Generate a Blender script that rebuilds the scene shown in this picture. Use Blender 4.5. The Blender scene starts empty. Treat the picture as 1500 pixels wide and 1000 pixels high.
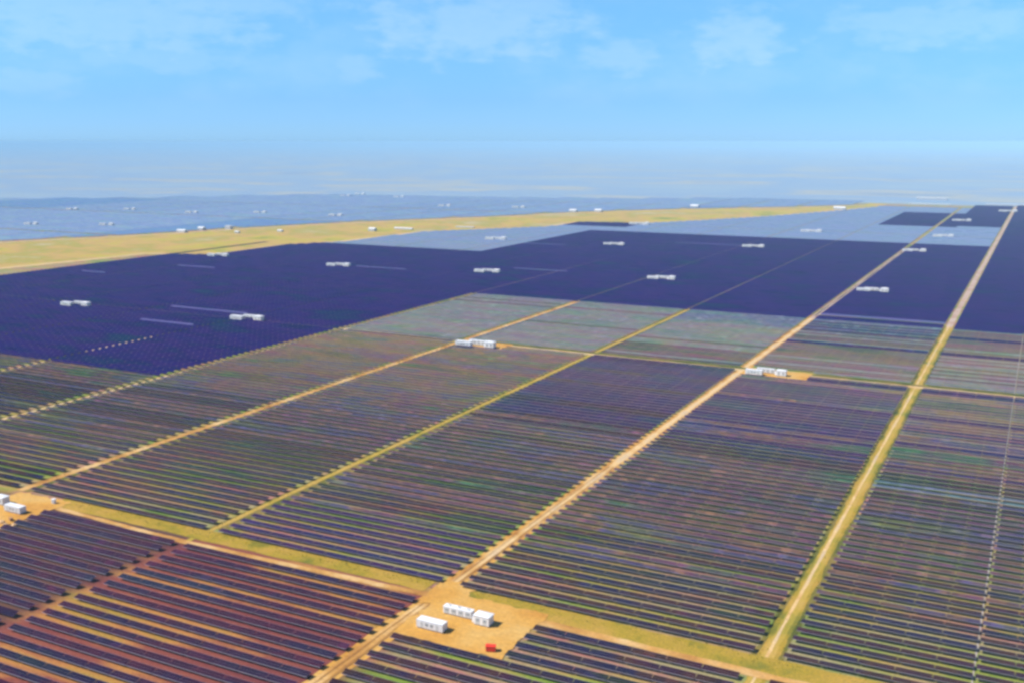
import bpy, bmesh, math, random
from mathutils import Vector
random.seed(7)
C = bpy.context.scene.collection
sc = bpy.context.scene
U = 180.0                      # camera height in metres; plan coordinates below are in units of it
PITCH = 0.0412
TW = 0.0727                    # length of one panel table
R = math.radians

# ------------------------------------------------------------------ camera
PIT, YAW = R(10.952), R(27.204)
F = 1508.9
cam_d = bpy.data.cameras.new('camera')
cam = bpy.data.objects.new('camera', cam_d); C.objects.link(cam)
cam_d.sensor_width = 36; cam_d.lens = 36 * F / 1500
cam_d.clip_start = 1; cam_d.clip_end = 250000
cam.location = (0, 0, U)
cam.rotation_euler = (math.pi / 2 - PIT, 0, YAW)
sc.camera = cam

def px(X, Y, Z=0.0):
    """plan point -> photograph pixel, only used to rank rows by how large they show"""
    c, s = math.cos(YAW), math.sin(YAW)
    fw = Y * c - X * s; rt = X * c + Y * s
    fc = fw * math.cos(PIT) - (Z - 1) * math.sin(PIT)
    uc = fw * math.sin(PIT) + (Z - 1) * math.cos(PIT)
    if fc < 0.1: return None
    return 750 + F * rt / fc, 500 - F * uc / fc

# ------------------------------------------------------------------ materials
class NT:
    def __init__(s, name):
        s.m = bpy.data.materials.new(name); s.m.use_nodes = True
        s.t = s.m.node_tree; s.b = s.t.nodes['Principled BSDF']
        s.pos = s.t.nodes.new('ShaderNodeNewGeometry').outputs['Position']
    def n(s, typ, **k):
        nd = s.t.nodes.new(typ)
        for a, v in k.items(): setattr(nd, a, v)
        return nd
    def l(s, a, b): s.t.links.new(a, b)
    def map(s, src, scale):
        v = s.n('ShaderNodeVectorMath', operation='MULTIPLY'); s.l(src, v.inputs[0]); v.inputs[1].default_value = scale
        return v.outputs[0]
    def noise(s, scale, detail=3, vec=(1, 1, 1), rough=.55, off=0):
        nd = s.n('ShaderNodeTexNoise'); nd.inputs['Scale'].default_value = scale
        nd.inputs['Detail'].default_value = detail; nd.inputs['Roughness'].default_value = rough
        a = s.n('ShaderNodeVectorMath', operation='MULTIPLY_ADD'); s.l(s.pos, a.inputs[0])
        a.inputs[1].default_value = vec; a.inputs[2].default_value = (off, off * 1.7, off * .3)
        s.l(a.outputs[0], nd.inputs['Vector']); return nd.outputs[0]
    def ramp(s, fac, stops):
        r = s.n('ShaderNodeValToRGB'); e = r.color_ramp.elements
        while len(e) < len(stops): e.new(.5)
        for el, (p, c) in zip(e, stops): el.position = p; el.color = (*c, 1)
        s.l(fac, r.inputs[0]); return r.outputs[0]
    def mix(s, fac, a, b, blend='MIX'):
        m = s.n('ShaderNodeMix', data_type='RGBA', blend_type=blend)
        if isinstance(fac, (int, float)): m.inputs[0].default_value = fac
        else: s.l(fac, m.inputs[0])
        for i, v in ((6, a), (7, b)):
            if isinstance(v, tuple): m.inputs[i].default_value = (*v, 1)
            else: s.l(v, m.inputs[i])
        return m.outputs[2]
    def math(s, op, a, b=0.0, clamp=False):
        m = s.n('ShaderNodeMath', operation=op, use_clamp=clamp)
        for i, v in ((0, a), (1, b)):
            if isinstance(v, (int, float)): m.inputs[i].default_value = v
            else: s.l(v, m.inputs[i])
        return m.outputs[0]
    def xyz(s):
        x = s.n('ShaderNodeSeparateXYZ'); s.l(s.pos, x.inputs[0]); return x.outputs
    def step(s, v, a, b):
        m = s.n('ShaderNodeMapRange', interpolation_type='SMOOTHSTEP'); s.l(v, m.inputs[0])
        m.inputs[1].default_value = a; m.inputs[2].default_value = b; return m.outputs[0]
    def color(s, c, rough=.9, spec=.2):
        if not isinstance(c, tuple): c = s.mix(1.0, c, (.86, .86, .86), 'MULTIPLY')
        if isinstance(c, tuple): s.b.inputs['Base Color'].default_value = (*c, 1)
        else: s.l(c, s.b.inputs['Base Color'])
        if isinstance(rough, (int, float)): s.b.inputs['Roughness'].default_value = rough
        else: s.l(rough, s.b.inputs['Roughness'])
        s.b.inputs['Specular IOR Level'].default_value = spec
        return s.m

SAND = (.52, .28, .075); SAND_D = (.33, .14, .03); PALE = (.66, .46, .22)
GRASS = (.33, .235, .022); GRASS_D = (.14, .15, .018); OLIVE = (.12, .13, .045)

def mat_ground():
    t = NT('ground_soil')
    x, y, z = t.xyz()
    # field ground: streaks of grass, bare soil and stubble lying along the rows
    a = t.noise(.012, 4, (1, 2.6, 1))
    b = t.noise(.05, 4, (.5, 2.2, 1), off=31)
    col = t.ramp(a, [(.30, (.08, .17, .03)), (.42, (.18, .25, .03)), (.50, (.34, .26, .06)), (.59, (.36, .14, .13)), (.70, (.12, .22, .03))])
    col = t.mix(t.step(b, .42, .66), col, (.30, .26, .13))
    # bare ochre soil in the blocks before the cross track, left of the main track
    soil = t.ramp(t.noise(.02, 5, (.6, 2.5, 1), off=9), [(.32, (.15, .035, .04)), (.47, (.23, .065, .045)), (.56, (.40, .18, .05)), (.66, (.32, .21, .035)), (.8, (.24, .08, .05))])
    soil = t.mix(t.math('MULTIPLY', t.step(x, -1.84 * U, -1.92 * U), .8), soil, (.055, .03, .035))
    m = t.math('MULTIPLY', t.step(y, 1.90 * U, 1.84 * U), t.step(x, -1.05 * U, -1.16 * U))
    col = t.mix(m, col, soil)
    # open land far away, with pale blue haze put into its colour
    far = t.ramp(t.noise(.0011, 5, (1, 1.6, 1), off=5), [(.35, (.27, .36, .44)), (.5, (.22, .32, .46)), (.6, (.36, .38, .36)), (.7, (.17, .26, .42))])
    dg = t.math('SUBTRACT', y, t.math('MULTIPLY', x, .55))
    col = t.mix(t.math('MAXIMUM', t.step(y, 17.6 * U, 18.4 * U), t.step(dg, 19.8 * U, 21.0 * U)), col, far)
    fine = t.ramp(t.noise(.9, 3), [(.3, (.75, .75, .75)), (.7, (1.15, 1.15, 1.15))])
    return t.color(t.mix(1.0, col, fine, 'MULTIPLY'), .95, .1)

def mat_sand(name, c1=SAND, c2=SAND_D, c3=PALE, green=None):
    t = NT(name)
    col = t.ramp(t.noise(.045, 5, off=3), [(.3, c2), (.48, c1), (.68, c3)])
    if green: col = t.mix(t.step(t.noise(.03, 5, off=77), .5, .62), col, green)
    fine = t.ramp(t.noise(.7, 4), [(.3, (.8, .8, .8)), (.7, (1.12, 1.12, 1.12))])
    return t.color(t.mix(1.0, col, fine, 'MULTIPLY'), .95, .1)

def mat_grass(name, c1=GRASS, c2=GRASS_D, c3=(.42, .26, .045)):
    t = NT(name)
    col = t.ramp(t.noise(.06, 5, off=13), [(.3, c2), (.45, c1), (.62, c3)])
    fine = t.ramp(t.noise(1.1, 3), [(.3, (.7, .75, .7)), (.7, (1.2, 1.15, 1.1))])
    return t.color(t.mix(1.0, col, fine, 'MULTIPLY'), .95, .1)

def mat_panel(name, cols, rough=.22, spec=.5, lines=True, ior=1.10):
    t = NT(name)
    a = t.noise(.017, 5, (.7, 1.8, 1), off=17, rough=.62)
    col = t.ramp(a, [(.33, cols[0]), (.43, cols[1]), (.50, cols[2]), (.57, cols[3]), (.67, cols[4])])
    w = t.n('ShaderNodeTexWhiteNoise', noise_dimensions='2D')
    q = t.n('ShaderNodeVectorMath', operation='SNAP'); t.l(t.pos, q.inputs[0]); q.inputs[1].default_value = (4.36, 7.29, 1)
    t.l(q.outputs[0], w.inputs['Vector'])
    tint = t.ramp(w.outputs['Value'], [(0, (.75, .75, .85)), (.5, (1, 1, 1)), (.93, (1.25, 1.2, 1.15)), (1, (1.9, 1.8, 1.7))])
    if lines: col = t.mix(1.0, col, tint, 'MULTIPLY')
    if lines:                                        # light module frames, 1.09 m apart
        x = t.xyz()[0]
        fr = t.math('FRACT', t.math('DIVIDE', x, 1.09))
        ln = t.math('LESS_THAN', fr, .045)
        col = t.mix(ln, col, (.10, .10, .12))
    r = t.ramp(t.noise(.02, 2, (1, 2, 1), off=51), [(.3, (rough * .7,) * 3), (.7, (rough * 1.5,) * 3)])
    t.b.inputs['IOR'].default_value = ior
    return t.color(col, r, spec)

M = {}
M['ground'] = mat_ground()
M['sand'] = mat_sand('sandy_track')
M['sand_far'] = mat_sand('pale_track', PALE, SAND, (.5, .38, .25))
M['path'] = mat_sand('pale_path', (.42, .37, .33), (.34, .28, .22), (.46, .41, .38))
M['pink'] = mat_sand('pinkish_track', (.44, .31, .24), (.36, .21, .15), (.48, .38, .32))
M['rut'] = mat_sand('wheel_rut', (.36, .18, .045), (.28, .12, .03), (.40, .23, .08))
M['yard'] = mat_sand('yard_sand', (.56, .30, .06), (.46, .21, .035), (.58, .36, .11))
M['verge'] = mat_grass('verge_grass')
M['verge_d'] = mat_grass('verge_grass_dark', (.13, .13, .02), (.05, .07, .012), (.22, .16, .04))
M['gap_dark'] = mat_grass('gap_strip_dark', (.025, .03, .02), (.015, .02, .012), (.04, .035, .02))  # near-black ground for the gaps between navy columns
M['verge_y'] = mat_grass('dry_grass_yellow', (.42, .29, .045), (.28, .24, .03), (.46, .30, .07))
def mat_belt():
    t = NT('belt_dry_grass')
    col = t.ramp(t.noise(.006, 7, (1, 1, 1), off=21, rough=.65), [(.34, (.20, .23, .04)), (.43, (.42, .34, .04)), (.50, (.46, .29, .09)), (.56, (.32, .28, .04)), (.66, (.46, .36, .20))])
    return t.color(col, .95, .1)
M['belt'] = mat_belt()
M['belt_old'] = mat_grass('belt_grass', (.36, .27, .03), (.28, .24, .03), (.37, .25, .05))
M['panel'] = mat_panel('panel_glass', [(.006, .030, .012), (.030, .004, .024), (.040, .014, .007), (.007, .004, .034), (.020, .028, .005)], rough=.35, spec=.5)
M['panel_l'] = mat_panel('panel_glass_dark', [(.010, .012, .034), (.024, .004, .026), (.038, .004, .020), (.012, .004, .030), (.008, .014, .026)], rough=.35, spec=.5)
M['panel_n'] = mat_panel('panel_glass_navy', [(.001, .003, .050), (.008, .001, .080), (.015, .001, .078), (.004, .001, .062), (.001, .015, .055)], rough=.35, spec=.5, lines=False, ior=1.1)
M['panel_d'] = mat_panel('panel_glass_plum', [(.010, .012, .06), (.026, .006, .055), (.034, .007, .045), (.014, .006, .06), (.008, .026, .045)], rough=.35, spec=.5)
M['panel_v'] = mat_panel('panel_glass_lilac', [(.05, .11, .10), (.08, .09, .16), (.10, .10, .14), (.06, .12, .13), (.10, .12, .09)], rough=.35, spec=.5, ior=1.3)
M['panel_w'] = mat_panel('panel_glass_lighter', [(.025, .080, .035), (.085, .028, .065), (.115, .060, .030), (.040, .032, .100), (.075, .090, .022)], rough=.35, spec=.5)  # lighter, mixed-tone version of the base panel
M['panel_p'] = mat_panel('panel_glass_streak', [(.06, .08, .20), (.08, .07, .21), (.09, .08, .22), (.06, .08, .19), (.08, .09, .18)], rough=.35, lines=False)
M['panel_g'] = mat_panel('panel_glass_pale', [(.12, .20, .29), (.14, .19, .34), (.16, .20, .34), (.13, .21, .29), (.16, .20, .31)], rough=.3, lines=False)

def simple(name, c, rough=.5, metal=0, spec=.4, var=.12, sc_=2.0):
    t = NT(name)
    f = t.ramp(t.noise(sc_, 4), [(.3, tuple(v * (1 - var) for v in c)), (.7, tuple(min(1, v * (1 + var)) for v in c))])
    t.color(f, rough, spec); t.b.inputs['Metallic'].default_value = metal
    return t.m
M['alu'] = simple('aluminium_edge', (.46, .42, .46), .35, .3)
M['steel'] = simple('galvanised_steel', (.30, .30, .31), .5, .6)
M['white'] = simple('white_paint', (.80, .82, .84), .45, 0, .4, .05, .6)
M['white_roof'] = simple('white_roof_paint', (.78, .80, .82), .5, 0, .4, .06, .4)
M['render_white'] = simple('limewashed_wall', (.50, .52, .55), .7, 0, .2, .08, .3)
M['offwhite'] = simple('off_white_door', (.52, .55, .56), .5)
M['grey'] = simple('grey_louvre', (.30, .32, .33), .6)
M['dark'] = simple('dark_steel', (.06, .06, .065), .5, .3)
M['conc'] = simple('concrete', (.45, .42, .38), .9, 0, .1, .15, .8)
M['red'] = simple('red_paint', (.75, .035, .012), .45)
M['red_d'] = simple('dull_red_paint', (.55, .03, .012), .5)
M['blue'] = simple('blue_roof_sheet', (.16, .28, .50), .5)
M['sandpile'] = simple('sand_heap', (.62, .40, .20), .95, 0, .1)
M['timber'] = simple('timber', (.42, .24, .12), .8, 0, .1)
M['tuft'] = simple('grass_tuft', (.28, .26, .03), .95, 0, .1, .3, .05)

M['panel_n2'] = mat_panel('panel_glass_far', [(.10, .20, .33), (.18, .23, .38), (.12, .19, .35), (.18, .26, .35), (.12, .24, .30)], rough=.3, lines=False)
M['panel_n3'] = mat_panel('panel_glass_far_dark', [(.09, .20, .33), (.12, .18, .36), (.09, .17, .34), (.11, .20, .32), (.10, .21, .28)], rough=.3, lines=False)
# ------------------------------------------------------------------ helpers
def setp(o, label=None, cat=None, group=None, kind=None):
    for k, v in (('label', label), ('category', cat), ('group', group), ('kind', kind)):
        if v: o[k] = v
    return o

class MB:
    def __init__(s): s.v = []; s.f = []; s.mi = []; s.mats = []
    def mat(s, m):
        if m not in s.mats: s.mats.append(m)
        return s.mats.index(m)
    def quad(s, pts, m):
        i = len(s.v); s.v += pts; s.f.append(tuple(range(i, i + len(pts)))); s.mi.append(s.mat(m))
    def box(s, x0, x1, y0, y1, z0, z1, m, top=None, T=None):
        p = [(x0, y0, z0), (x1, y0, z0), (x1, y1, z0), (x0, y1, z0), (x0, y0, z1), (x1, y0, z1), (x1, y1, z1), (x0, y1, z1)]
        if T: p = [T(*q) for q in p]
        i = len(s.v); s.v += p; a = s.mat(m); b = s.mat(top or m)
        for f, k in (((0, 3, 2, 1), a), ((4, 5, 6, 7), b), ((0, 1, 5, 4), a), ((1, 2, 6, 5), a), ((2, 3, 7, 6), a), ((3, 0, 4, 7), a)):
            s.f.append(tuple(i + q for q in f)); s.mi.append(k)
    def mesh(s, name):
        me = bpy.data.meshes.new(name); me.from_pydata(s.v, [], s.f)
        for m in s.mats: me.materials.append(M[m])
        me.polygons.foreach_set('material_index', s.mi); me.update(); return me
    def build(s, name, parent=None, loc=(0, 0, 0)):
        return link(name, s.mesh(name), parent, loc)

def link(name, me, parent=None, loc=(0, 0, 0), bevel=0):
    o = bpy.data.objects.new(name, me); C.objects.link(o); o.location = loc
    if parent: o.parent = parent
    return o
def empty(name, loc, rz=0):
    o = bpy.data.objects.new(name, None); C.objects.link(o); o.location = loc; o.rotation_euler = (0, 0, rz); o.empty_display_size = 1
    return o
def copy_tree(o, parent=None):
    c = o.copy(); C.objects.link(c)
    if parent: c.parent = parent
    for ch in list(kids.get(o.name, [])): copy_tree(ch, c)
    return c
kids = {}
def snapshot():
    kids.clear()
    for o in C.objects:
        if o.parent: kids.setdefault(o.parent.name, []).append(o)

# ------------------------------------------------------------------ plan of the plant
TR = {'t0': .317, 't1': -.41, 't2': -1.14, 't3': -1.865, 't4': -2.59, 't5': -3.34, 't6': -4.06, 't7': -4.80, 't8': -5.55, 't9': -6.28, 't10': -7.0}
XS = [TR['t%d' % i] for i in range(11)]
HALF_L = {0: .020, 1: .028, 2: .024, 3: .024, 4: .026, 5: .022, 6: .018}      # half gap between rows and track axis
LOWER = [(-7.6, 4.0), (-7.37, 5.41), (-7.26, 6.11), (-7.19, 6.8), (-6.6, 6.95), (-6.6, 8.0), (-6.32, 8.5), (-6.2, 9.9), (-5.25, 11.2), (-5.2, 12.0), (-4.4, 12.2), (-3.9, 13.0), (-3.3, 14.2), (-2.75, 15.6), (-2.3, 17.0)]
UPPER = [(-9.9, 4.0), (-9.4, 6.92), (-8.83, 7.98), (-8.47, 9.0), (-7.95, 10.3), (-7.42, 11.2), (-6.6, 12.4), (-5.95, 13.75), (-4.85, 15.1), (-3.5, 16.3), (-2.6, 17.4)]
def xat(poly, Y):
    for (x0, y0), (x1, y1) in zip(poly, poly[1:]):
        if y0 <= Y <= y1: return x0 + (x1 - x0) * (Y - y0) / (y1 - y0)
    return poly[0][0] if Y < poly[0][1] else poly[-1][0]
CROSS = [4.47, 7.15, 9.75, 12.0, 14.4, 16.8]
YARDS = [(-1.12, -.872, 1.64, 1.84), (-2.57, -2.37, 1.655, 1.86), (-1.12, -.84, 4.36, 4.54), (-2.57, -2.31, 4.37, 4.53)]

PALE_RUNS = [(-4.74, -4.15, 4.62), (-4.5, -4.1, 4.17), (-4.95, -4.45, 6.84), (-3.72, -3.25, 7.30), (-6.7, -6.4, 5.6), (-3.3, -2.6, 9.93), (-1.1, -.45, 6.14), (-4.6, -4.1, 9.2), (-6.3, -5.9, 6.2)]  # stretches of paler panels, standing for thin pale cable roads
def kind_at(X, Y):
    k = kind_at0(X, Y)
    if k == 'n' and any(a < X < b and abs(Y - y) < .021 for a, b, y in PALE_RUNS): return 'p'
    return k
def kind_at0(X, Y):
    if X < xat(UPPER, Y) - .05:                       # fields beyond the grass belt
        return 'far'
    if X < xat(LOWER, Y): return None
    if X > -.41: return 'n' if 5.96 < Y < 18.2 else ('m' if Y < 5.96 else None)
    if X < -3.34 and Y > 3.19 and Y < 8.3: return 'n'
    if X > -3.34 and Y < 5.95: return 'm'
    if X < -3.34 and Y <= 3.19: return 'm'
    if X > -4.62 and Y < 10.9: return 'n'
    if Y < 8.3: return 'n'
    if -5.3 < X < -4.42 and 11.5 < Y < 12.15: return 'n'
    if -1.76 < X < -.9 and 13.25 < Y < 15.8: return 'n'
    if -.97 < X < -.41 and 13.45 < Y < 18.0: return 'n'
    if Y > 17.2: return None
    return 'g'

def row_y():
    ys = []; y = 1.795
    while y > .85: ys.append((y, -1)); y -= PITCH
    ys = ys[::-1]
    y = 1.915
    while y < 4.44: ys.append((y, 1)); y += PITCH
    ys.append((4.4820, 3))
    y = 4.53
    edges = CROSS[1:] + [19.2]
    for e in edges:
        while y < e - .018: ys.append((y, 2)); y += PITCH
        y = e + .022
    return ys
ROWS = row_y()
SKIP = {(1, 6.09), (0, 4.50)}
def tilt_for(col, X, Y, k):
    r = random.uniform(-1.2, 1.2)
    if k in 'np': return 27 + r * .6
    if k == 'g': return 7 + r
    if k == 'far': return 12 + r
    base = 6.0
    if Y < 1.83: base = 11 if X > -1.9 else 21          # the near left block is tipped more steeply
    else:
        n = math.sin(Y * 2.1 + col * 2.3) + .6 * math.sin(Y * 5.7 + col)
        base = 6 + 1.6 * n
        if col == 2 and 3.2 < Y < 4.45: base = 17
        if col == 1 and 3.35 < Y < 4.3: base = 14
        if Y > 4.5 and col in (3, 4): base = 7
        if Y > 5.6 and col in (1, 2): base = 13
    if col <= 1:
        for d in (3.50, 3.58, 3.66, 3.95, 4.40, 5.70, 6.02, 5.25):
            if abs(Y - d) < .021: base = 24
    return base + r

# collect runs of tables: (col, Y, kind, block, x0, x1)
runs = []
for (Y, blk) in ROWS:
    for c in range(-1, 10):
        if blk == 3 and c < 4: continue
        xr = XS[c] if c >= 0 else XS[0] + .727
        xl = XS[c + 1]
        col = c
        hl = HALF_L.get(c + 1, .012); hr = HALF_L.get(c, .012) if c >= 0 else .02
        if (Y > 5.96 and c + 1 > 2) or kind_at(xl + .01, Y) == 'n' and c + 1 >= 5: hl = .006
        if (Y > 5.96 and c > 2) or kind_at(xr - .01, Y) == 'n' and c >= 6: hr = .006
        x0, x1 = xl + hl, xr - hr
        if Y < 1.83: hl, hr = min(hl, .019) if c + 1 > 2 else hl, min(hr, .019) if c > 2 else hr
        x0, x1 = xl + hl, xr - hr
        if any(c == sc_[0] and abs(Y - sc_[1]) < .022 for sc_ in SKIP): continue
        for ya in YARDS:
            if ya[2] < Y < ya[3] and x0 < ya[1] < x1: x0 = ya[1]
        n = max(3, round(10 * (x1 - x0) / .67))
        w = (x1 - x0) / n
        cur = None
        for i in range(n):
            a, b = x0 + i * w, x0 + (i + 1) * w
            mx = (a + b) / 2
            k = kind_at(mx, Y)
            if k == 'far': k = None
            if k and cur and cur[3] == k: cur[5] = b; cur[6] += 1
            elif k:
                cur = [col, Y, blk, k, a, b, 1, i]; runs.append(cur)
            else: cur = None

def size_px(r):
    col, Y, blk, k, a, b, n, i0 = r
    best = 0
    N = 12
    tot = 0
    for j in range(N):
        xm = a + (b - a) * (j + .5) / N
        p = px(xm, Y); q = px(xm + (b - a) / N, Y)
        u = px(xm, Y + PITCH)
        if not p or not q or not u: continue
        if -5 < p[0] < 1505 and -5 < p[1] < 1005:
            tot += math.hypot(q[0] - p[0], q[1] - p[1]) * abs(p[1] - u[1])
    return tot
cand = [(size_px(r), i) for i, r in enumerate(runs)]
cand.sort(reverse=True)
top = set(i for s, i in cand[:300] if s > 0)
# rows in sight nearest first; the 300 that show largest are single things
TWM = 3.1                                               # slope width of a table in metres
MODS = {}
def table_mesh(L, mat):
    key = (round(L, 2), mat)
    if key in MODS: return MODS[key]
    mb = MB(); g = .12; h = L / 2 - g; w = TWM / 2
    mb.box(-h, h, -w, -w + .13, -.02, .055, 'alu')                 # lower edge rail, proud of the glass
    mb.box(-h, h, -w + .13, -.02, 0, .045, 'alu', mat)
    mb.box(-h, h, .02, w - .05, 0, .045, 'alu', mat)
    mb.box(-h, h, w - .05, w, -.02, .055, 'alu')
    mb.box(-h, h, -.02, .02, -.005, .02, 'steel')
    for x in (-h * .66, 0, h * .66): mb.box(x - .05, x + .05, -w * .9, w * .9, -.14, -.022, 'steel')
    MODS[key] = mb.mesh('panel_table'); return MODS[key]
FR = {}
def frame_mesh(L, n):
    key = (round(L, 2), n)
    if key in FR: return FR[key]
    mb = MB(); tot = L * n
    mb.box(-tot / 2 + .3, tot / 2 - .3, -.08, .08, 1.38, 1.54, 'steel')
    for i in range(n):
        for d in (.22, .78):
            x = -tot / 2 + L * (i + d)
            mb.box(x - .09, x + .09, -.075, .075, -.3, 1.37, 'steel')
    FR[key] = mb.mesh('support_frame'); return FR[key]

ONES = 'zeroth first second third fourth fifth sixth seventh eighth ninth tenth eleventh twelfth thirteenth fourteenth fifteenth sixteenth seventeenth eighteenth nineteenth'.split()
def ordinal(n):
    if n < 20: return ONES[n]
    t = ['twent', 'thirt', 'fort', 'fift', 'sixt', 'sevent'][n // 10 - 2]
    return t + 'ieth' if n % 10 == 0 else t + 'y-' + ONES[n % 10]
COLN = {-1: 'at the far right', 0: 'right of yellow-green track', 1: 'right of sandy track', 2: 'left of sandy track',
        3: 'second left of sandy track', 4: 'third left of sandy track', 5: 'fourth left of sandy track', 6: 'fifth left of sandy track'}
seen = {}
stuff = MB()
for i, r in enumerate(runs):
    col, Y, blk, k, a, b, n, i0 = r
    MG = (.6 if col == 0 else .0) if (n == 10 and col in (0, 1) and Y < 6) else 0.0
    L = ((b - a) * U - MG) / n
    t = R(tilt_for(col, (a + b) / 2, Y, k))
    mat = {'m': 'panel', 'n': 'panel_n', 'g': 'panel_g', 'p': 'panel_p'}[k]
    if Y < 1.83 and a < -1.15: mat = 'panel_l'
    if k == 'm' and Y > 1.83:
        q = random.random(); wob = .25 * math.sin(Y * 3.1 + col * 1.7)
        if Y > 4.47: mat = 'panel_v' if q < (.97 if col > 2 else (.8 if col == 2 else .38) + wob) else 'panel_d'
        elif col >= 3: mat = 'panel_w' if q < (Y - 2.3) * 1.2 + wob else 'panel'
        elif col == 2: mat = ('panel_d' if q < .8 else 'panel') if Y > 3.35 else ('panel_w' if q < 1.1 - abs(Y - 2.8) * 1.6 else ('panel' if Y > 2.2 else 'panel_d'))
        elif Y > 3.25: mat = 'panel_d' if q < .6 + wob else 'panel_w'
        else: mat = 'panel_w' if q < 1.2 - abs(Y - 2.75) * 1.6 else 'panel'
        if col == 0 and abs(Y - 3.10) < .05: mat, t = 'panel_v', R(2)
    if i in top:
        rank = None
        row = empty('solar_panel_row', ((a + b) / 2 * U, Y * U, 0))
        key = (col, blk); seen.setdefault(key, []).append((Y, a, row, n))
        for j in range(n):
            o = link('panel_table', table_mesh(L, mat), row, (-(b - a) / 2 * U + L * (j + .5) + (MG if j >= n // 2 else 0), 0, 1.6))
            o.rotation_euler = (t + R(random.uniform(-.5, .5)), 0, 0)
        link('support_frame', frame_mesh(L + MG / n, n), row)
    else:
        ct, st = math.cos(t), math.sin(t)
        near = Y < 6
        m = n if near else 1
        LL = ((b - a) * U - (MG if near else 0)) / m
        for j in range(m):
            cx = a * U + LL * (j + .5) + (MG if near and j >= m // 2 else 0); cy = Y * U
            T = lambda x, y, z, cx=cx, cy=cy: (cx + x, cy + y * ct - z * st, 1.6 + y * st + z * ct)
            g = .12 if near else .02
            stuff.box(-LL / 2 + g, LL / 2 - g, -TWM / 2, TWM / 2, 0, .06, 'alu', mat, T)
            if near:
                stuff.box(cx - .1, cx + .1, cy - .08, cy + .08, -.2, 1.56, 'steel')
            else:
                stuff.box(cx - LL / 2 + 1, cx - LL / 2 + 1.3, cy - .1, cy + .1, -.2, 1.56, 'steel')
for (col, blk), lst in seen.items():
    lst.sort(key=lambda q: (q[0], q[1]))
    if blk < 0:
        lst = lst[::-1]
        where = 'before the near cross track'
    elif blk == 1: where = 'beyond the near cross track'
    else: where = 'beyond the far cross track'
    ys = sorted({q[0] for q in lst}, reverse=blk < 0)
    for (Y, a, row, n) in lst:
        k = ys.index(Y) + 1
        same = [q for q in lst if q[0] == Y]
        extra = ''
        if len(same) > 1: extra = 'left part, ' if a == min(q[1] for q in same) else 'right part, '
        elif n < 9 and col <= 4 and blk < 2: extra = 'short '
        setp(row, '%s%s panel row %s, %s' % (extra, ordinal(k), where, COLN.get(col, 'far left')), 'solar panels',
             'solar panel rows %s, %s' % (where, COLN.get(col, 'far left')))

# pale solar fields beyond the grass belt
TOPF = [(-30, 9), (-16.5, 12.2), (-14.7, 13.7), (-12.4, 16.2), (-9, 16.8), (-6.8, 17.4), (-4.8, 18.6), (-3.0, 18.6)]
def ytop(X):
    for (x0, y0), (x1, y1) in zip(TOPF, TOPF[1:]):
        if x0 <= X <= x1: return y0 + (y1 - y0) * (X - x0) / (x1 - x0)
    return 18.6
Y = 5.2
bl = {}
while Y < 18.6:
    X = -18.0
    while X < xat(UPPER, Y) - .25:
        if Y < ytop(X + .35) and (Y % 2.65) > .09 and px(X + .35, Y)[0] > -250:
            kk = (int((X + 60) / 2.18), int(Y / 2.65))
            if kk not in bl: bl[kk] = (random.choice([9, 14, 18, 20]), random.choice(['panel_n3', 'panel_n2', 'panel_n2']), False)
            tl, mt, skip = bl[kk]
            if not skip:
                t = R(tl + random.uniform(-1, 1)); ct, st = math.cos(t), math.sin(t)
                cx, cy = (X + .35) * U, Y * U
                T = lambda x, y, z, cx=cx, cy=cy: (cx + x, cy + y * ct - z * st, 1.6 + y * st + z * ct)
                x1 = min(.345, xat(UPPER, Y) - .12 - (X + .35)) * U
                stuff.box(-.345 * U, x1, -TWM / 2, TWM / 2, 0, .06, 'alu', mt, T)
                stuff.box(cx - 60, cx - 59.7, cy - .1, cy + .1, -.2, 1.56, 'steel')
        X += .727
    Y += PITCH
setp(stuff.build('solar_panel_rows'), 'densely packed farther solar panel rows, navy, grey and pale blue, reaching toward the horizon', 'solar panels', None, 'stuff')

# ------------------------------------------------------------------ ground, tracks, verges
g = MB(); GX0, GX1, GY0, GY1 = -62000, 42000, -2000, 66000
N = 40
for i in range(N):
    for j in range(N):
        x0, x1 = GX0 + (GX1 - GX0) * i / N, GX0 + (GX1 - GX0) * (i + 1) / N
        y0, y1 = GY0 + (GY1 - GY0) * j / N, GY0 + (GY1 - GY0) * (j + 1) / N
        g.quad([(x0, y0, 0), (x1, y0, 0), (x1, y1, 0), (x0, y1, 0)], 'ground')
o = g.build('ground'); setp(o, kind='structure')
bm = bmesh.new(); bm.from_mesh(o.data); bmesh.ops.remove_doubles(bm, verts=bm.verts, dist=.1); bm.to_mesh(o.data); bm.free()

ZC = [0]
def strip(name, pts, hw, mat, z, step=4.0, wob=.5, off=0.0, seed=0):
    """ribbon along pts (plan units), half width hw metres, edges wandering by wob metres"""
    ZC[0] += 1; z += ZC[0] * .004
    rn = random.Random(seed); mb = MB(); prev = None
    P = [Vector((x * U, y * U)) for x, y in pts]
    wl = wr = 0.0
    for a, b in zip(P, P[1:]):
        d = (b - a); L = d.length; d.normalize(); nrm = Vector((-d.y, d.x)); n = max(2, int(L / step))
        for i in range(n + 1):
            if prev is not None and i == 0: continue
            p = a + d * L * i / n + nrm * off
            wl = wl * .7 + rn.uniform(-wob, wob) * .6; wr = wr * .7 + rn.uniform(-wob, wob) * .6
            l, r_ = p + nrm * (hw + wl), p - nrm * (hw + wr)
            if prev is not None:
                mb.quad([(prev[0].x, prev[0].y, z), (prev[1].x, prev[1].y, z), (r_.x, r_.y, z), (l.x, l.y, z)], mat)
            prev = (l, r_)
    return setp(mb.build(name), kind='structure')
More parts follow.
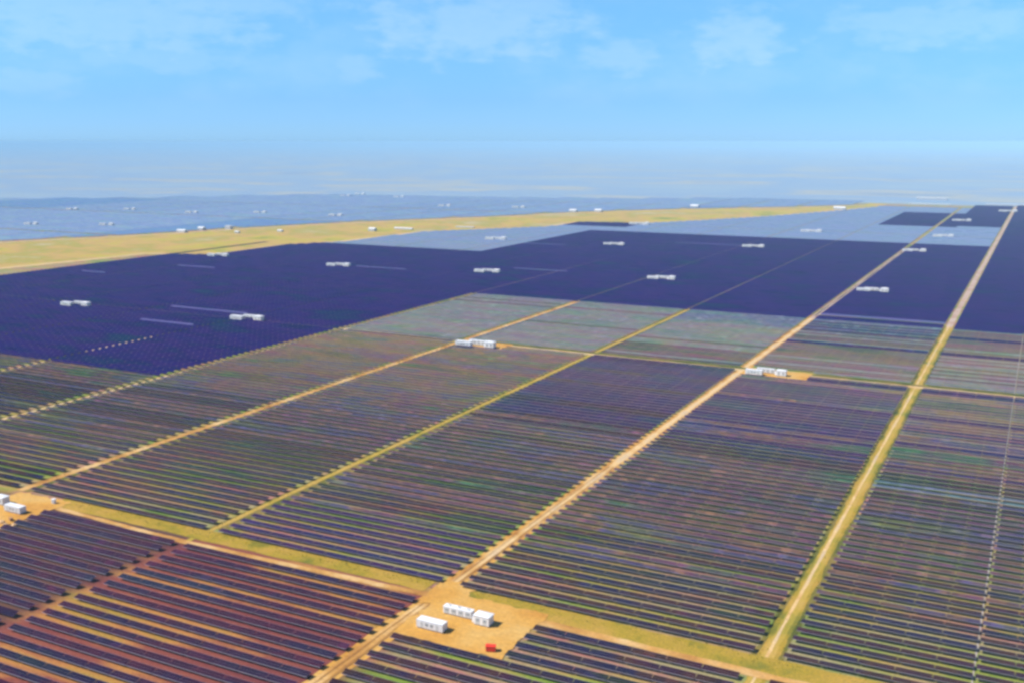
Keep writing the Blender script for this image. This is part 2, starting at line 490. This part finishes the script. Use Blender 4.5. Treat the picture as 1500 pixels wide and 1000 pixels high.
def blob(name, x0, x1, y0, y1, mat, z, wob=1.2, seed=1):
    ZC[0] += 1; z += ZC[0] * .004; rn = random.Random(seed); mb = MB(); pts = []
    x0, x1, y0, y1 = x0 * U, x1 * U, y0 * U, y1 * U
    for (ax, ay), (bx, by) in (((x0, y0), (x1, y0)), ((x1, y0), (x1, y1)), ((x1, y1), (x0, y1)), ((x0, y1), (x0, y0))):
        n = max(3, int(math.hypot(bx - ax, by - ay) / 2.5))
        for i in range(n): pts.append((ax + (bx - ax) * i / n + rn.uniform(-wob, wob), ay + (by - ay) * i / n + rn.uniform(-wob, wob), z))
    mb.quad(pts, mat); return setp(mb.build(name), kind='structure')

# tracks running away from the camera
strip('verge', [(-.41, 1.86), (-.41, 6.1)], 5.3, 'verge_d', .02, seed=17, wob=.9)
strip('verge', [(-.41, 1.0), (-.41, 6.1)], 3.4, 'verge', .04, seed=1, wob=.9)
strip('track', [(-.412, 1.0), (-.412, 6.1)], 2.1, 'verge_y', .06, seed=2, off=-.3)
strip('track', [(-.412, 1.0), (-.412, 6.1)], .6, 'sand_far', .09, seed=12, off=.4, wob=.3)
strip('track', [(-.412, 6.05), (-.405, 18.2)], 2.8, 'pink', .06, step=12, seed=2)
strip('verge', [(-1.14, 1.0), (-1.14, 6.1)], 4.6, 'yard', .03, seed=3, wob=.9)
strip('track', [(-1.14, 6.0), (-1.14, 10.2)], 2.6, 'pink', .10, seed=94, wob=.4)
strip('track', [(-1.14, .95), (-1.14, 6.1)], 3.0, 'sand', .06, seed=4, wob=.6)
strip('track', [(-1.14, 1.9), (-1.14, 6.1)], 1.8, 'sand_far', .09, seed=44, wob=.4)
strip('track', [(-1.0, 12.2), (-.97, 17.0)], 2.6, 'pink', .06, step=12, seed=5)
strip('verge', [(-1.865, 1.93), (-1.865, 6.0)], 4.6, 'verge_d', .03, seed=6, wob=.7)
strip('track', [(-1.868, 1.83), (-1.868, 6.1)], 1.7, 'verge_y', .06, seed=7, off=1.2)
strip('verge', [(-2.59, 1.9), (-2.59, 5.9)], 4.9, 'verge_d', .03, seed=8)
strip('track', [(-2.592, 1.9), (-2.592, 5.95)], 2.9, 'sand', .06, seed=9, off=1.3)
strip('verge', [(-3.34, 2.0), (-3.34, 6.0)], 3.9, 'verge_d', .03, seed=10)
strip('track', [(-3.33, 2.0), (-3.33, 5.9)], 1.5, 'sand_far', .06, seed=11, off=1.8)
strip('verge', [(-4.06, 2.4), (-4.06, 6.0)], 3.6, 'verge_d', .03, seed=13)
strip('track', [(-4.06, 2.4), (-4.06, 3.17)], 1.3, 'sand_far', .06, seed=14, off=1.3)
strip('service_path', [(-.0445, 1.0), (-.0445, 5.9)], .3, 'path', .05, seed=15, wob=.1)
for k_, (off_, y1_) in enumerate(((-1.5, 2.9), (1.1, 2.9), (-2.1, 2.2))):
    strip('wheel_rut', [(-1.14, .95), (-1.14, y1_)], .28, 'rut', .12 + k_ * .01, seed=80 + k_, off=off_, wob=.25, step=2.5)
strip('wheel_rut', [(-1.13, 1.74), (-1.09, 1.74), (-1.05, 1.725), (-1.0, 1.72), (-.94, 1.74), (-.89, 1.79)], .3, 'rut', .16, seed=84, wob=.25, step=1.5)
strip('wheel_rut', [(-1.125, 1.72), (-1.09, 1.728), (-1.05, 1.713), (-1.0, 1.708), (-.93, 1.73), (-.88, 1.785)], .3, 'rut', .165, seed=85, wob=.25, step=1.5)
# cross tracks
strip('verge', [(-2.42, 1.885), (-1.18, 1.885)], 5.6, 'verge', .04, seed=20, wob=.8)
strip('cross_track', [(-2.42, 1.87), (-2.36, 1.845), (-1.88, 1.825), (-1.14, 1.84)], 1.7, 'sand', .07, seed=21, wob=.4, off=0)
strip('verge', [(-1.12, 1.875), (.6, 1.865)], 6.0, 'verge', .04, seed=22, wob=.8)
strip('cross_track', [(-1.14, 1.86), (-.87, 1.835), (-.41, 1.83), (.6, 1.83)], 2.2, 'sand', .07, seed=23, wob=.5)
strip('verge', [(-3.3, 4.50), (.6, 4.50)], 5.0, 'verge_d', .04, seed=24)
strip('cross_track', [(-3.34, 4.49), (-1.14, 4.475), (.6, 4.475)], 2.6, 'sand_far', .07, seed=25)
for i, Y in enumerate(CROSS[1:]):
    strip('cross_track', [(xat(LOWER, Y) + .05, Y), (.9, Y)], 1.6, 'sand_far', .05, step=12, seed=30 + i)
for i, X in enumerate(XS[5:]):  # near-black strips laid along the column gaps
    strip('track', [(X, 3.22), (X, 8.2)], 6.0 if i else .7, 'gap_dark', .045, step=12, seed=40 + i, off=4.0 if i else 0)
strip('track', [(-4.06, 3.42), (-4.06, 3.85)], 4.0, 'pink', .08, seed=90, off=3.0)
for i in (2, 3, 4):
    strip('track', [(XS[i], 6.1), (XS[i], 10.8)], .7, 'gap_dark', .045, step=12, seed=50 + i)
# yards
for i, (a, b, c, d) in enumerate(YARDS):
    blob('yard', a - .01, b - .004, c + .012, d + (.035 if i < 2 else -.01), 'yard', .11, seed=60 + i)
blob('yard', -1.16, -1.08, 1.80, 1.93, 'yard', .115, seed=66, wob=1.8)
# grass belt
mb = MB(); n = 60
for i in range(n):
    ya, yb = 3.0 + 15.0 * i / n, 3.0 + 15.0 * (i + 1) / n
    mb.quad([(xat(LOWER, ya) * U, ya * U, .03), (xat(LOWER, yb) * U, yb * U, .03), (xat(UPPER, yb) * U, yb * U, .03), (xat(UPPER, ya) * U, ya * U, .03)], 'belt')
setp(mb.build('grassland'), kind='structure')
strip('track', [(x - .06, y) for x, y in LOWER], 6.5, 'sand_far', .07, step=15, seed=70, wob=2)
strip('track', [(x + .05, y) for x, y in UPPER], 8, 'sand_far', .07, step=15, seed=71, wob=2)

# scattered tufts along the verges
tm = MB(); rn = random.Random(3)
def tuft(x, y, s):
    for k in range(4):
        a = rn.uniform(0, 6.28); dx, dy = math.cos(a) * s, math.sin(a) * s
        tm.quad([(x - dx * .5, y - dy * .5, 0), (x + dx * .5, y + dy * .5, 0), (x + dx * .8 + dy * .3, y + dy * .8, s * rn.uniform(.6, 1.1)), (x - dx * .7, y - dy * .7 + dx * .3, s * rn.uniform(.5, 1))], 'tuft')
for k in range(5200):
    r0 = rn.random()
    if r0 < .25: x, y = -1.0 + rn.uniform(-1.35, 1.3), 1.888 + rn.uniform(-.012, .02)
    elif r0 < .5: x, y = -.41 + rn.choice((-1, 1)) * rn.uniform(.017, .036), rn.uniform(1.85, 4.4)
    elif r0 < .65: x, y = -1.865 + rn.uniform(.004, .024) * rn.choice((-1, -1, 1)), rn.uniform(1.9, 4.4)
    elif r0 < .8: x, y = -2.59 + rn.uniform(-.024, -.004), rn.uniform(1.95, 4.4)
    else: x, y = rn.uniform(-1.15, .3), rn.uniform(1.93, 3.0)
    if any(q[0] - .02 < x < q[1] + .02 and q[2] - .03 < y < q[3] + .03 for q in YARDS): continue
    tuft(x * U, y * U, rn.uniform(.15, .4))
setp(tm.build('grass'), 'low grass tufts along the track verges and between panel rows', 'grass', None, 'stuff')

# ------------------------------------------------------------------ stations
def container_proto():
    L, W, H = 11.2, 3.6, 3.3
    r = empty('equipment_container', (0, 0, 0))
    b = MB()
    b.box(-L / 2, L / 2, -W / 2, W / 2, .45, H, 'white')
    x = -L / 2 + .25
    while x < L / 2 - .2:                                   # pressed ribs of the long walls
        b.box(x, x + .16, -W / 2 - .05, -W / 2 + .01, .6, H - .2, 'white'); b.box(x, x + .16, W / 2 - .01, W / 2 + .05, .6, H - .2, 'white'); x += .36
    for sx in (-1, 1):
        for sy in (-1, 1): b.box(sx * L / 2 - .1, sx * L / 2 + .1, sy * W / 2 - .1, sy * W / 2 + .1, .4, H + .02, 'white')
    b.build('shell', r)
    q = MB(); q.box(-L / 2 - .12, L / 2 + .12, -W / 2 - .12, W / 2 + .12, H + .021, H + .12, 'white_roof')
    for i in range(6): q.box(-L / 2 + .8 + i * 1.9, -L / 2 + .9 + i * 1.9, -W / 2, W / 2, H + .12, H + .16, 'white_roof')
    q.build('roof', r)
    q = MB(); q.box(-L / 2 + .2, L / 2 - .2, -W / 2 + .2, W / 2 - .2, 0, .44, 'conc'); q.build('plinth', r)
    for x in (-3.4, 3.2):
        q = MB(); q.box(-.55, .55, -.05, 0, 0, 2.1, 'offwhite'); d = q.build('door', r, (x, -W / 2 - .06, .7))
        q = MB(); q.box(.35, .42, -.12, -.051, 1.0, 1.25, 'dark'); q.build('handle', d)
    for x in (-1.2, .9):
        q = MB()
        for k in range(7): q.box(-.6, .6, -.07, 0, k * .16, k * .16 + .09, 'grey')
        q.build('vent', r, (x, -W / 2 - .06, 1.5))
    return r, (L, W, H)
def long_proto():
    r = empty('inverter_container', (0, 0, 0)); L, W, H = 12.4, 2.7, 3.0
    b = MB(); b.box(-L / 2, L / 2, -W / 2, W / 2, .4, H, 'white')
    x = -L / 2 + .3
    while x < L / 2 - .2:
        b.box(x, x + .14, W / 2 - .01, W / 2 + .05, .55, H - .2, 'white'); x += .34
    b.build('shell', r)
    q = MB(); q.box(-L / 2 - .1, L / 2 + .1, -W / 2 - .1, W / 2 + .1, H + .002, H + .1, 'white_roof'); rf = q.build('roof', r)
    for i in range(3):
        q = MB(); q.box(-.7, .7, -.6, .6, .1, .38, 'white_roof'); q.box(-.5, .5, -.4, .4, .381, .42, 'grey'); q.build('roof_fan', rf, (-4.2 + i * 4.2, 0, H))
    for i in range(4):
        q = MB(); q.box(-1.15, 1.15, -.06, 0, 0, 2.05, 'offwhite')
        for k in range(5): q.box(-.8, .8, -.1, -.061, .9 + k * .17, 1.0 + k * .17, 'grey')
        q.build('door', r, (-4.65 + i * 3.1, -W / 2 - .002, .6))
    q = MB(); q.box(-L / 2 + .2, L / 2 - .2, -W / 2 + .2, W / 2 - .2, 0, .39, 'conc'); q.build('plinth', r)
    return r, (L, W, H)
def cabin_proto():
    r = empty('transformer_cabin', (0, 0, 0)); L, W, H = 6.4, 4.2, 3.7
    b = MB(); b.box(-L / 2, L / 2, -W / 2, W / 2, .35, H, 'white'); b.build('shell', r)
    q = MB()                                                # shallow hipped roof
    a, c = L / 2 + .25, W / 2 + .25
    v = [(-a, -c, H + .003), (a, -c, H + .003), (a, c, H + .003), (-a, c, H + .003)]
    u = [(-a, -c, H + .16), (a, -c, H + .16), (a, c, H + .16), (-a, c, H + .16)]
    rl, rr = (-a + c, 0, H + .75), (a - c, 0, H + .75)
    for i in range(4): q.quad([v[i], v[(i + 1) % 4], u[(i + 1) % 4], u[i]], 'white_roof')
    q.quad(v[::-1], 'white_roof'); q.quad([u[0], u[1], rr, rl], 'white_roof'); q.quad([u[2], u[3], rl, rr], 'white_roof')
    q.quad([u[1], u[2], rr], 'white_roof'); q.quad([u[3], u[0], rl], 'white_roof')
    q.build('roof', r)
    for x in (-1.5, 1.5):
        q = MB(); q.box(-.9, .9, -.06, 0, 0, 2.3, 'offwhite')
        for k in range(6): q.box(-.6, .6, -.1, -.061, 1.1 + k * .16, 1.2 + k * .16, 'grey')
        q.build('door', r, (x, -W / 2 - .002, .6))
    q = MB(); q.box(-L / 2 + .2, L / 2 - .2, -W / 2 + .2, W / 2 - .2, 0, .34, 'conc'); q.build('plinth', r)
    # radiator bank at the left end
    q = MB()
    for k in range(8): q.box(-L / 2 - 1.1, -L / 2 - .15, -1.5 + k * .4, -1.38 + k * .4, .5, 2.6, 'white')
    q.box(-L / 2 - .62, -L / 2 - .002, -1.5, 1.4, 2.602, 2.8, 'white'); q.build('radiator', r)
    return r, (L, W, H)
PA, _ = container_proto(); PB, _ = long_proto(); PC, _ = cabin_proto(); bpy.context.view_layer.update(); snapshot()
used = set()
def put(proto, X, Y, label, cat, group, z=.42, rz=0.0, s=1.0):
    if proto in used: o = copy_tree(proto)
    else: o = proto; used.add(proto)
    o.location = (X * U, Y * U, z); o.rotation_euler = (0, 0, rz); o.scale = (s, s, s)
    return setp(o, label, cat, group)
ST = [  # x, y of the middle of the station, phrase, scale
 (-1.015, 4.43, 'on the yard where wide sandy track meets far cross track', .85),
 (-2.45, 4.40, 'on the mid-picture yard in the grey fields', 1.0),
 (-3.98, 4.47, 'in the dark navy field left of the grey fields', 1.0),
 (-5.27, 4.38, 'in the dark navy field nearest the left edge', 1.0),
 (-2.46, 7.22, 'in the navy field straight above the picture middle', 1.0),
 (-.98, 7.27, 'beside the upper stretch of the wide sandy track', 1.0),
 (-3.80, 7.0, 'in the navy field above the pale grey corner', 1.0),
 (-5.07, 6.80, 'in the navy field second below the grassland belt', 1.0),
 (-6.47, 6.92, 'at the lower edge of the grassland belt', 1.0),
 (-2.45, 9.86, 'in the upper navy field right of centre', 1.0),
 (-3.72, 9.45, 'in the upper navy field left of centre', 1.0),
 (-5.02, 9.43, 'in the pale field under the grassland belt', 1.1),
 (-1.03, 10.15, 'at the far end of the wide sandy track', 1.0),
 (-.93, 11.9, 'in the pale strip near the right edge', 1.0),
 (-2.3, 11.85, 'in the pale far field right of centre', 1.1),
 (-4.38, 11.95, 'by the belt above the navy fields', 1.2),
 (-.92, 14.35, 'between the two highest navy fields at right', 1.1),
 (-.46, 16.6, 'in the topmost navy field at the right edge', 1.2),
]
put(PA, -1.0635, 1.703, 'white box container nearest the camera, front left of the orange yard', 'container', 'front containers of the stations')
put(PB, -1.045, 1.783, 'long low white container behind the nearest white box on the orange yard', 'container', 'long inverter containers')
put(PC, -.978, 1.772, 'squarish white cabin at right end of the nearest orange yard', 'cabin', 'transformer cabins')
put(PA, -2.448, 1.772, 'white box container on the yard cut by the left picture edge', 'container', 'front containers of the stations')
put(PC, -2.54, 1.80, 'white cabin on the yard half outside the left picture edge', 'cabin', 'transformer cabins')
for (x, y, ph, s) in ST:
    o_ = s; s *= 1.35
    put(PA, x - .065 * o_, y - .03, 'white box container %s' % ph, 'container', 'front containers of the stations', s=s)
    put(PB, x - .02 * o_, y + .03, 'long white container %s' % ph, 'container', 'long inverter containers', s=s)
    put(PC, x + .068 * o_, y, 'white cabin %s' % ph, 'cabin', 'transformer cabins', s=s)
    if y > 4.6:
        blob('yard', x - .11, x + .13, y - .05, y + .05, 'sand_far', .10, seed=int(x * 100 + y * 10))
    elif x < -3: blob('yard', x - .10, x + .13, y - .05, y + .05, 'yard', .10, seed=int(y * 10))

# red chest on the yard
r = setp(empty('red_storage_chest', (-.909 * U, 1.676 * U, .40), R(20)), 'bright red chest standing alone near the orange yard front corner', 'chest')
q = MB(); q.box(-1.2, 1.2, -.75, .75, .15, 1.3, 'red')
for x in (-.8, 0, .8): q.box(x - .05, x + .05, -.8, -.749, .2, 1.25, 'red_d')
q.build('body', r)
q = MB(); q.box(-1.28, 1.28, -.83, .83, 1.302, 1.42, 'red'); q.quad([(-1.28, -.83, 1.42), (1.28, -.83, 1.42), (1.28, 0, 1.75), (-1.28, 0, 1.75)], 'red'); q.quad([(1.28, .83, 1.42), (-1.28, .83, 1.42), (-1.28, 0, 1.75), (1.28, 0, 1.75)], 'red')
q.quad([(1.28, -.83, 1.42), (1.28, .83, 1.42), (1.28, 0, 1.75)], 'red'); q.quad([(-1.28, .83, 1.42), (-1.28, -.83, 1.42), (-1.28, 0, 1.75)], 'red'); q.build('lid', r)
for x in (-.8, .8):
    q = MB(); q.box(-.12, .12, -.7, .7, 0, .149, 'dark'); q.build('skid', r, (x, 0, 0))

r.scale = (1.45, 1.45, 1.45)
# clutter on the left yard
def heap(X, Y, rad, h, label, seed, mat='sandpile'):
    rn = random.Random(seed); bm = bmesh.new(); bmesh.ops.create_icosphere(bm, subdivisions=3, radius=1)
    for v in bm.verts:
        if v.co.z < 0: v.co.z *= .05
        f = 1 + rn.uniform(-.12, .12); v.co = Vector((v.co.x * rad * f, v.co.y * rad * f * .8, v.co.z ** 1 * h * f if v.co.z > 0 else v.co.z))
    me = bpy.data.meshes.new('sand_heap'); bm.to_mesh(me); bm.free(); me.materials.append(M[mat])
    return setp(link('sand_heap', me, None, (X * U, Y * U, .36)), label, 'heap', 'sand heaps on the left yard')
heap(-2.36, 1.700, 1.6, 1.1, 'pale sand heap at the front right corner of the left yard', 1)
heap(-2.385, 1.694, 1.3, .9, 'smaller sand heap just left of the pale corner heap', 2)
heap(-2.41, 1.70, 1.9, 1.2, 'broad sand heap cut by the left picture edge', 3)
def crate(X, Y, rz, label, s=1):
    r = setp(empty('timber_crate', (X * U, Y * U, .36), rz), label, 'crate', 'timber crates on the left yard')
    q = MB()
    for k in range(5): q.box(-1.1 * s, 1.1 * s, -.7 * s, .7 * s, .18 + k * .28, .40 + k * .28, 'timber')
    q.box(-1.0 * s, 1.0 * s, -.6 * s, .6 * s, .181, 1.5, 'timber'); q.build('slatted_box', r)
    for y in (-.5, .5):
        q = MB(); q.box(-1.1 * s, 1.1 * s, -.1, .1, 0, .175, 'timber'); q.build('runner', r, (0, y * s, 0))
crate(-2.345, 1.722, .4, 'brown timber crate behind the pale sand heap on left yard', 1.1)
crate(-2.40, 1.722, -.3, 'brown timber crate in front of the left white container')
r = setp(empty('meter_hut', (-2.412 * U, 1.868 * U, .36)), 'small pale hut at the bend of the left sandy track', 'hut')
q = MB(); q.box(-.9, .9, -.7, .7, 0, 2.1, 'white'); q.build('shell', r)
q = MB(); q.box(-1.05, 1.05, -.85, .85, 2.101, 2.25, 'white_roof'); q.build('roof', r)
q = MB(); q.box(-.4, .4, -.05, 0, 0, 1.7, 'grey'); q.build('door', r, (0, -.702, .1))

# ------------------------------------------------------------------ buildings beyond the belt
def building(X, Y, L, W, H, label, rz=0, roof='white_roof', gable=True):
    k_ = .72 if Y < 11 else 1; L, W, H = L * k_, W * k_, H * k_
    r = setp(empty('white_building', (X * U, Y * U, 0), rz), label, 'building', 'white buildings beyond the grassland belt')
    q = MB(); q.box(-L / 2, L / 2, -W / 2, W / 2, 0, H, 'render_white'); q.build('wall', r)
    q = MB(); a, c = L / 2 + .5, W / 2 + .5
    if gable:
        q.quad([(-a, -c, H + .01), (a, -c, H + .01), (a, 0, H + W * .22), (-a, 0, H + W * .22)], roof)
        q.quad([(a, c, H + .01), (-a, c, H + .01), (-a, 0, H + W * .22), (a, 0, H + W * .22)], roof)
        q.quad([(a, -c, H + .01), (a, c, H + .01), (a, 0, H + W * .22)], 'white'); q.quad([(-a, c, H + .01), (-a, -c, H + .01), (-a, 0, H + W * .22)], 'white')
        q.quad([(-a, -c, H + .01), (-a, c, H + .01), (a, c, H + .01), (a, -c, H + .01)], 'white')
    else: q.box(-a, a, -c, c, H + .01, H + .6, roof)
    q.build('roof', r)
    n = max(2, int(L / 6))
    for i in range(n):
        w = MB(); w.box(-.9, .9, -.08, 0, 0, 1.4, 'dark'); w.build('window', r, (-L / 2 + L * (i + .5) / n, -W / 2 - .003, 1.1))
building(-8.60, 8.62, 30, 12, 6, 'leftmost bright white building on the upper edge of the grassland')
building(-8.62, 8.95, 20, 14, 7, 'white building just right of and behind the leftmost bright one')
building(-8.44, 9.2, 20, 12, 9, 'tallest white building above the left grassland', gable=False)
building(-8.0, 8.85, 14, 8, 4, 'small white shed right of the tallest white building')
building(-7.68, 9.2, 16, 9, 4, 'low pale shed on the grassland upper edge, between two white groups')
building(-6.80, 9.75, 20, 14, 7, 'white building left of the long low white roof line')
building(-6.62, 10.12, 60, 9, 3, 'long low white hall on the grassland upper edge')
building(-6.1, 10.65, 60, 8, 2.6, 'second long low pale hall, right of the first one', gable=False)
building(-6.07, 13.75, 18, 12, 5, 'white block right of picture middle above the far belt')
building(-5.76, 13.95, 18, 12, 5, 'twin white block beside the one above the far belt')
building(-4.8, 15.5, 22, 14, 6, 'white building above the belt in the middle distance')
building(-2.74, 16.1, 30, 14, 5, 'hazy white building near the right end of the belt')
building(-1.78, 19.6, 90, 20, 6, 'large hazy pinkish white hall at the upper right horizon', gable=False)
building(-1.65, 17.9, 110, 12, 3, 'long pale hall above the highest left navy field', gable=False)
building(-.55, 18.35, 110, 12, 3, 'long pale hall above the topmost navy field at right edge', gable=False)
FAR = [(-12.91, 10.75, 'highest left'), (-12.14, 11.14, 'second highest left'), (-10.11, 8.9, 'lower left, near the belt'), (-11.01, 8.55, 'lowest left, near the picture edge'), (-10.78, 11.0, 'upper left, right of the left pair'),
       (-9.92, 11.45, 'upper left, above the tallest building'), (-8.64, 11.5, 'left of centre above the belt'), (-11.63, 15.8, 'topmost left of centre, first'), (-11.79, 16.5, 'topmost left of centre, second'), (-10.5, 15.9, 'topmost left of centre, third'), (-8.4, 14.0, 'upper centre'), (-7.2, 14.2, 'upper centre, right one')]
for (x, y, ph) in FAR:
    put(PA, x - .03, y - .02, 'faint white container in the hazy far fields, %s' % ph, 'container', 'hazy far containers', z=.05, s=1.6)
    put(PC, x + .09, y, 'faint white cabin in the hazy far fields, %s' % ph, 'cabin', 'hazy far cabins', z=.05, s=1.6)

# ------------------------------------------------------------------ light, sky, haze
SUN_EL, SUN_AZ = R(50), R(232)          # azimuth measured from +Y clockwise: behind the camera, to the left
ld = bpy.data.lights.new('sun', 'SUN'); lo = bpy.data.objects.new('sun', ld); C.objects.link(lo)
ld.energy = 4.6; ld.angle = R(.6); ld.color = (1, .94, .86)
sd = Vector((math.sin(SUN_AZ) * math.cos(SUN_EL), math.cos(SUN_AZ) * math.cos(SUN_EL), math.sin(SUN_EL)))
lo.rotation_euler = sd.to_track_quat('Z', 'Y').to_euler()
w = bpy.data.worlds.new('World'); sc.world = w; w.use_nodes = True
nt = w.node_tree; bg = nt.nodes['Background']; L_ = nt.links.new
sky = nt.nodes.new('ShaderNodeTexSky'); sky.sky_type = 'NISHITA'; sky.sun_disc = False
sky.sun_elevation = SUN_EL; sky.sun_rotation = SUN_AZ; sky.air_density = 1.0; sky.dust_density = .2; sky.ozone_density = 3.0; sky.altitude = 1200
def wn(t, **k):
    nd = nt.nodes.new(t)
    for a, v in k.items(): setattr(nd, a, v)
    return nd
def wm(op, a, b=0.0, clamp=False):
    m = wn('ShaderNodeMath', operation=op, use_clamp=clamp)
    for i, v in ((0, a), (1, b)):
        if isinstance(v, (int, float)): m.inputs[i].default_value = v
        else: L_(v, m.inputs[i])
    return m.outputs[0]
def wmix(f, a, b, blend='MIX'):
    m = wn('ShaderNodeMix', data_type='RGBA', blend_type=blend)
    if isinstance(f, (int, float)): m.inputs[0].default_value = f
    else: L_(f, m.inputs[0])
    for i, v in ((6, a), (7, b)):
        if isinstance(v, tuple): m.inputs[i].default_value = (*v, 1)
        else: L_(v, m.inputs[i])
    return m.outputs[2]
tc = wn('ShaderNodeTexCoord'); sep = wn('ShaderNodeSeparateXYZ'); L_(tc.outputs['Generated'], sep.inputs[0])
x, y, z = sep.outputs
# azimuth east of the camera heading is irrelevant: work in world azimuth and elevation (degrees)
az = wm('MULTIPLY', wm('ARCTAN2', x, y), 180 / math.pi)
el = wm('MULTIPLY', wm('ARCSINE', z), 180 / math.pi)
comb = wn('ShaderNodeCombineXYZ'); L_(az, comb.inputs[0]); L_(wm('MULTIPLY', el, 2.2), comb.inputs[1])
def wnoise(s, d, off=0):
    v = wn('ShaderNodeVectorMath', operation='ADD'); L_(comb.outputs[0], v.inputs[0]); v.inputs[1].default_value = (off, off, 0)
    n = wn('ShaderNodeTexNoise'); n.inputs['Scale'].default_value = s; n.inputs['Detail'].default_value = d; n.inputs['Roughness'].default_value = .55
    L_(v.outputs[0], n.inputs['Vector']); return n.outputs[0]
def srange(v, a, b):
    m = wn('ShaderNodeMapRange', interpolation_type='SMOOTHSTEP'); L_(v, m.inputs[0]); m.inputs[1].default_value = a; m.inputs[2].default_value = b
    return m.outputs[0]
n1 = wnoise(.55, 7); n2 = wnoise(.16, 5, 40); n3 = wnoise(.9, 5, 90)
def bank(a0, e0, ra, re):          # one cumulus bank: flat-bottomed, billowed outline
    da = wm('DIVIDE', wm('SUBTRACT', az, a0), ra); de = wm('DIVIDE', wm('SUBTRACT', el, e0), re)
    d = wm('SQRT', wm('ADD', wm('MULTIPLY', da, da), wm('MULTIPLY', de, de)))
    d = wm('ADD', d, wm('MULTIPLY', wm('SUBTRACT', n1, .5), 2.4))
    return srange(d, 1.25, .35)
def pa(X, Yp):                     # heading and elevation of a cloud seen at this place in the sky
    return -27.2 + math.degrees(math.atan2(X - 750, 1537)), (208 - Yp) / 1537 * 57.3
banks = None
for (X, Yp, ra, re, k) in ((700, 45, 6.5, 1.9, .8), (1072, 68, 2.6, 1.7, .9), (905, 90, 2.5, 1.0, .6), (170, 40, 9, 2.2, .7), (240, 95, 7, .8, .4), (520, 105, 1.5, .9, .5), (1350, 55, 6, 1.2, .6), (330, 15, 6, 1.2, .6), (90, 20, 4, 1.5, .6), (40, 130, 3, .8, .4), (770, 15, 3, 1.3, .7)):
    a0, e0 = pa(X, Yp); b_ = wm('MULTIPLY', bank(a0, e0, ra, re), min(1, k * 1.25))
    banks = b_ if banks is None else wm('MAXIMUM', banks, b_)
thin = wm('MULTIPLY', srange(n2, .40, .70), .45)
cl = wm('MAXIMUM', banks, thin)
cl = wm('MULTIPLY', cl, wm('ADD', .7, wm('MULTIPLY', n3, .5)))
cl = wm('MULTIPLY', cl, srange(el, 1.0, 3.5))
tr = wn('ShaderNodeValToRGB'); L_(wm('DIVIDE', el, 20.0, True), tr.inputs[0]); te = tr.color_ramp.elements
for p_, c_ in ((.0, (.45, .86, 1.70)), (.025, (.47, .87, 1.66)), (.11, (.49, .88, 1.54)), (.36, (.74, 1.24, 1.55)), (.7, (.6, .9, 1.2))):
    e_ = te[0] if p_ == 0 else (te[len(te) - 1] if p_ == .7 else te.new(p_)); e_.position = p_; e_.color = (*[v / 2 for v in c_], 1)
blue = wmix(1.0, sky.outputs[0], wmix(1.0, tr.outputs[0], (2.0, 2.0, 2.0), 'MULTIPLY'), 'MULTIPLY')
cloudc = wmix(1.0, blue, (1.75, 1.2, 1.03), 'MULTIPLY')
skyc = wmix(wm('MULTIPLY', cl, .8), blue, cloudc)
L_(skyc, bg.inputs[0]); bg.inputs[1].default_value = .0645

hz = MB(); hz.box(GX0 - 500, GX1 + 500, GY0 - 500, GY1 + 500, -1.0, U + 6, 'white'); ho = hz.build('haze')
setp(ho, 'thin pale blue haze lying over the whole plain', 'haze', None, 'stuff')
hm = bpy.data.materials.new('haze_air'); hm.use_nodes = True; ht = hm.node_tree; ht.nodes.remove(ht.nodes['Principled BSDF'])
pv = ht.nodes.new('ShaderNodeVolumePrincipled'); pv.inputs['Density'].default_value = 8.5e-5
pv.inputs['Color'].default_value = (.465, .745, .93, 1); pv.inputs['Anisotropy'].default_value = -.33
ht.links.new(pv.outputs[0], ht.nodes['Material Output'].inputs['Volume'])
ho.data.materials.clear(); ho.data.materials.append(hm)

sc.view_settings.view_transform = 'Standard'; sc.view_settings.look = 'None'; sc.view_settings.exposure = .72; sc.view_settings.gamma = 1
sc.render.engine = 'CYCLES'
sc.cycles.pixel_filter_type = 'BLACKMAN_HARRIS'; sc.cycles.filter_width = 3.0
sc.cycles.max_bounces = 5; sc.cycles.diffuse_bounces = 2; sc.cycles.glossy_bounces = 2; sc.cycles.volume_bounces = 1
sc.cycles.use_denoising = True
